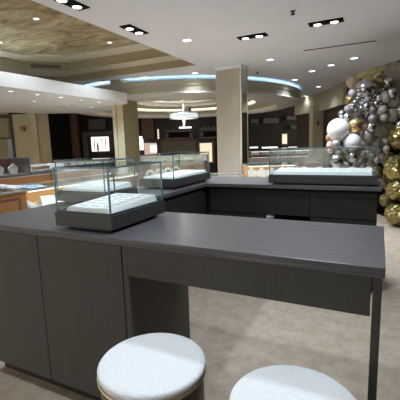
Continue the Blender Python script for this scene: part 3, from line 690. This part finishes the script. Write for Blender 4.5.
big = [
    (338, 129.5, 10.6, 'white', 5.65, 'large pearl white balloon at the left of the garland above the glass case'),
    (352.3, 142.3, 8.2, 'white', 5.6, 'pearl white balloon just above the rear glass case, beside the largest one'),
    (355.5, 125.5, 7.6, 'gold', 5.6, 'round chrome gold balloon right of the large white balloon'),
    (365, 89.5, 10, 'silver', 5.7, 'large chrome silver balloon near the top of the garland'),
    (352.5, 82.5, 6, 'blush', 5.9, 'blush beige balloon at the upper left tip of the garland'),
    (349.5, 99.5, 5.0, 'foil', 5.85, 'small gold foil balloon on the left edge below the blush one'),
    (384, 128, 11, 'dtaupe', 5.9, 'large dark taupe balloon in the middle of the garland'),
    (396, 77, 14, 'taupe', 5.9, 'largest taupe balloon at the upper right edge of the photo'),
    (409, 70, 10, 'white', 5.7, 'white balloon cut by the right edge, over the largest taupe one'),
    (381, 81, 6.6, 'dgold', 5.75, 'dark gold balloon in front of the long gold foil balloon'),
    (375, 88, 4.2, 'dgold', 5.65, 'small dark gold balloon beside the large chrome silver one'),
    (367, 136, 6.8, 'satin', 5.65, 'satin silver-grey balloon right of the low white balloon'),
    (392, 115, 6.7, 'taupe', 5.7, 'plain taupe balloon above and right of the large dark taupe one'),
    (386, 97, 5.6, 'grey', 5.6, 'light grey balloon below the small chrome pair on the right'),
    (394, 101.5, 5.6, 'grey', 5.65, 'light grey balloon nearest the right edge'),
    (392, 93, 5.0, 'silver', 5.5, 'chrome silver balloon in front of the two light grey ones'),
    (371, 127.5, 4.8, 'sfoil', 5.55, 'crinkled silver balloon between the gold and dark taupe balloons'),
    (376.5, 141, 5.3, 'taupe', 5.7, 'taupe balloon just below the large dark taupe one'),
    (337, 161, 6.8, 'silver', 5.6, 'chrome silver balloon seen through the rear glass case'),
    (352.5, 157, 5.4, 'sfoil', 5.6, 'crinkled silver balloon seen through the rear glass case'),
    (330, 138, 4.2, 'copper', 5.8, 'copper brown balloon peeping out left of the large white one'),
    (330.5, 145, 3.9, 'pink', 5.75, 'pink balloon low at the left of the garland'),
]
for px, py, r, kd, D, lb in big:
    balloon(px, py, r, kd, D, lb, crumple=.10 if kd in ('sfoil', 'foil') else 0)
small = [(352, 93.5, 4, 'lav'), (348, 109, 3.9, 'lav'), (353.5, 113.5, 4, 'lav'), (342, 114, 4, 'silver'), (347, 117, 3.6, 'sfoil'), (368, 100, 4, 'sfoil'), (373.5, 96.5, 4, 'silver'),
         (379, 98, 3.5, 'sfoil'), (366, 106.5, 3.8, 'silver'), (371.5, 110, 3.6, 'lav'), (362, 104, 3.8, 'sfoil'), (358, 99.5, 3.8, 'silver'), (357, 107.5, 4, 'sfoil'), (362.5, 112.5, 4, 'sfoil'),
         (376, 104, 4, 'silver'), (380, 105, 3.4, 'silver'), (360.5, 94.5, 3, 'silver'), (388, 82.5, 5, 'silver'), (400, 88, 4.6, 'lav'), (387, 105, 4, 'taupe'), (382.5, 110.5, 5, 'taupe'), (377, 114, 3.3, 'lav'),
         (372, 118.5, 3.6, 'lav'), (367, 122, 2.8, 'lav'), (384, 118, 4, 'taupe'), (381.5, 117, 4.2, 'taupe'), (400, 110, 5, 'sfoil'), (399, 124.5, 4, 'sfoil'), (384.5, 143, 4.3, 'dtaupe'), (379, 149.5, 3.1, 'taupe'),
         (386.5, 149, 3.3, 'taupe'), (382, 155.5, 3.6, 'taupe'), (362, 154, 4.4, 'taupe'), (371.5, 156, 4.2, 'taupe'), (368, 147, 3.5, 'blush'), (362, 163, 4, 'grey'), (371, 164, 3.8, 'grey'),
         (345.5, 149, 3.6, 'satin'), (336, 144, 4, 'satin'), (342, 106.5, 0, ''), (331, 150, 3.4, 'blush'), (346, 140, 3.5, 'satin'), (361, 119, 3.5, 'lav'), (364, 128, 3, 'taupe'),
         (372, 134, 3.2, 'taupe'), (360.5, 145, 4.2, 'taupe'), (345, 166, 4, 'grey'), (356, 166.5, 3.6, 'satin'), (366, 116.5, 3.6, 'sfoil'), (383, 89.5, 3.4, 'silver'), (386, 90, 3, 'lav'), (398, 97, 4, 'lav'),
         (355, 102.5, 3.2, 'silver'), (352.5, 106, 3.2, 'silver'), (371, 104, 3.2, 'sfoil'), (361, 108.5, 3, 'silver'), (367, 111.8, 3, 'silver'), (357.5, 113.8, 3.2, 'lav'), (376, 120, 3.6, 'dtaupe'), (377.5, 134.5, 0, '')]
for px, py, r, kd in small:
    if r: balloon(px, py, r, kd, BD + random.uniform(-.18, .12), crumple=.10 if kd == 'sfoil' else 0)
def hid(px, py, r):
    return any((px - a) ** 2 + (py - b) ** 2 < (max(0, c - 1)) ** 2 for a, b, c in placed)
n = 0
for i in range(400):
    u = random.uniform(0, 1); py = 88 + 75 * u; lo = 350 - 18 * max(0, min(1, (py - 95) / 30)); hi = 400 if py < 120 else (392 if py < 140 else 384)
    px = random.uniform(lo + 4, hi)
    if px < 346 and py < 122: continue
    if not hid(px, py, 3) and n < 26:
        balloon(px, py, random.uniform(3.2, 4.6), random.choice(['taupe', 'lav', 'dtaupe', 'satin']), BD + .28, group=None); n += 1

# gold foil: a long balloon along the top and a stack of crinkled ones at the right
t = thing('foil_balloon', 'long crinkled gold foil balloon along the top of the garland', 'balloon', at(370, 77, 6.0), 0)
b = MB(Matrix.Rotation(HEAD, 4, 'Z') @ Matrix.Rotation(-.36, 4, 'Y'))
b.sphere((0, 0, 0), .18, (2.0, .7, .72), 5, .10, 4); b.build('envelope', BM['brightfoil'], t, True)  # same gold foil, colour brightened to offset the shade under the ceiling
b = MB(Matrix.Rotation(HEAD, 4, 'Z') @ Matrix.Rotation(-.36, 4, 'Y')); b.closed_lathe([(.0, 0), (.01, 0)], n=3) if False else None
b.box(-.40, -.34, -.005, .005, -.02, .02); b.build('seal_tab', BM['foil'], t)
balloon(378.5, 78, 4.6, 'cream', 5.85, 'cream balloon squeezed beside the dark gold one')
fo = [(400, 136, 9.5, 13, 'uppermost'), (399, 169, 12, 13, 'second from the top'), (399, 190, 11.5, 10, 'third from the top'), (400, 214, 13, 11.5, 'lowest, resting on the floor')]
for i, (px, py, rx, ry, nm) in enumerate(fo):
    D = 5.75; R_ = rx / FPX * D
    t = thing('foil_balloon', 'crinkled gold foil balloon at the right edge, %s of the stack' % nm, 'balloon', at(px, py, D), .5 * i)
    b = MB(); b.sphere((0, 0, 0), R_, (1.15, 1.0, ry / rx), 5, .17, i * 7.3 + 2); b.build('envelope', BM['foil'], t, True)
    MB().box(-.015, .015, -.004, .004, R_ * ry / rx * .9, R_ * ry / rx + .05).build('seal_tab', BM['foil'], t)
for i, (px, py, r) in enumerate([(389, 160, 7), (384, 182, 6.5), (387, 200, 6.5), (378, 172, 5)]):
    D = 6.25; R_ = r / FPX * D
    t = thing('foil_balloon', 'shade-painted crinkled gold foil balloon tucked behind the stack at the right edge', 'balloon', at(px, py, D), i, 'rear gold foil balloons')
    b = MB(); b.sphere((0, 0, 0), R_, (1, 1, 1.1), 4, .2, i * 3.3 + 40); b.build('envelope', BM['dgold'], t, True)  # foil in shade: the shade is painted in with the darker gold
# stand that carries the garland
t = thing('balloon_stand', 'black backing panel behind the balloon garland, standing on the floor', 'stand', at(392, 150, 6.55) * 1, HEAD)
t.location.z = 0
MB().box(-.26, .75, 0, .04, 0, 1.75).build('panel', M['black'], t)
for q in (-.2, .6): MB().box(q, q + .08, -.2, 0, 0, .02).build('foot', M['black'], t)
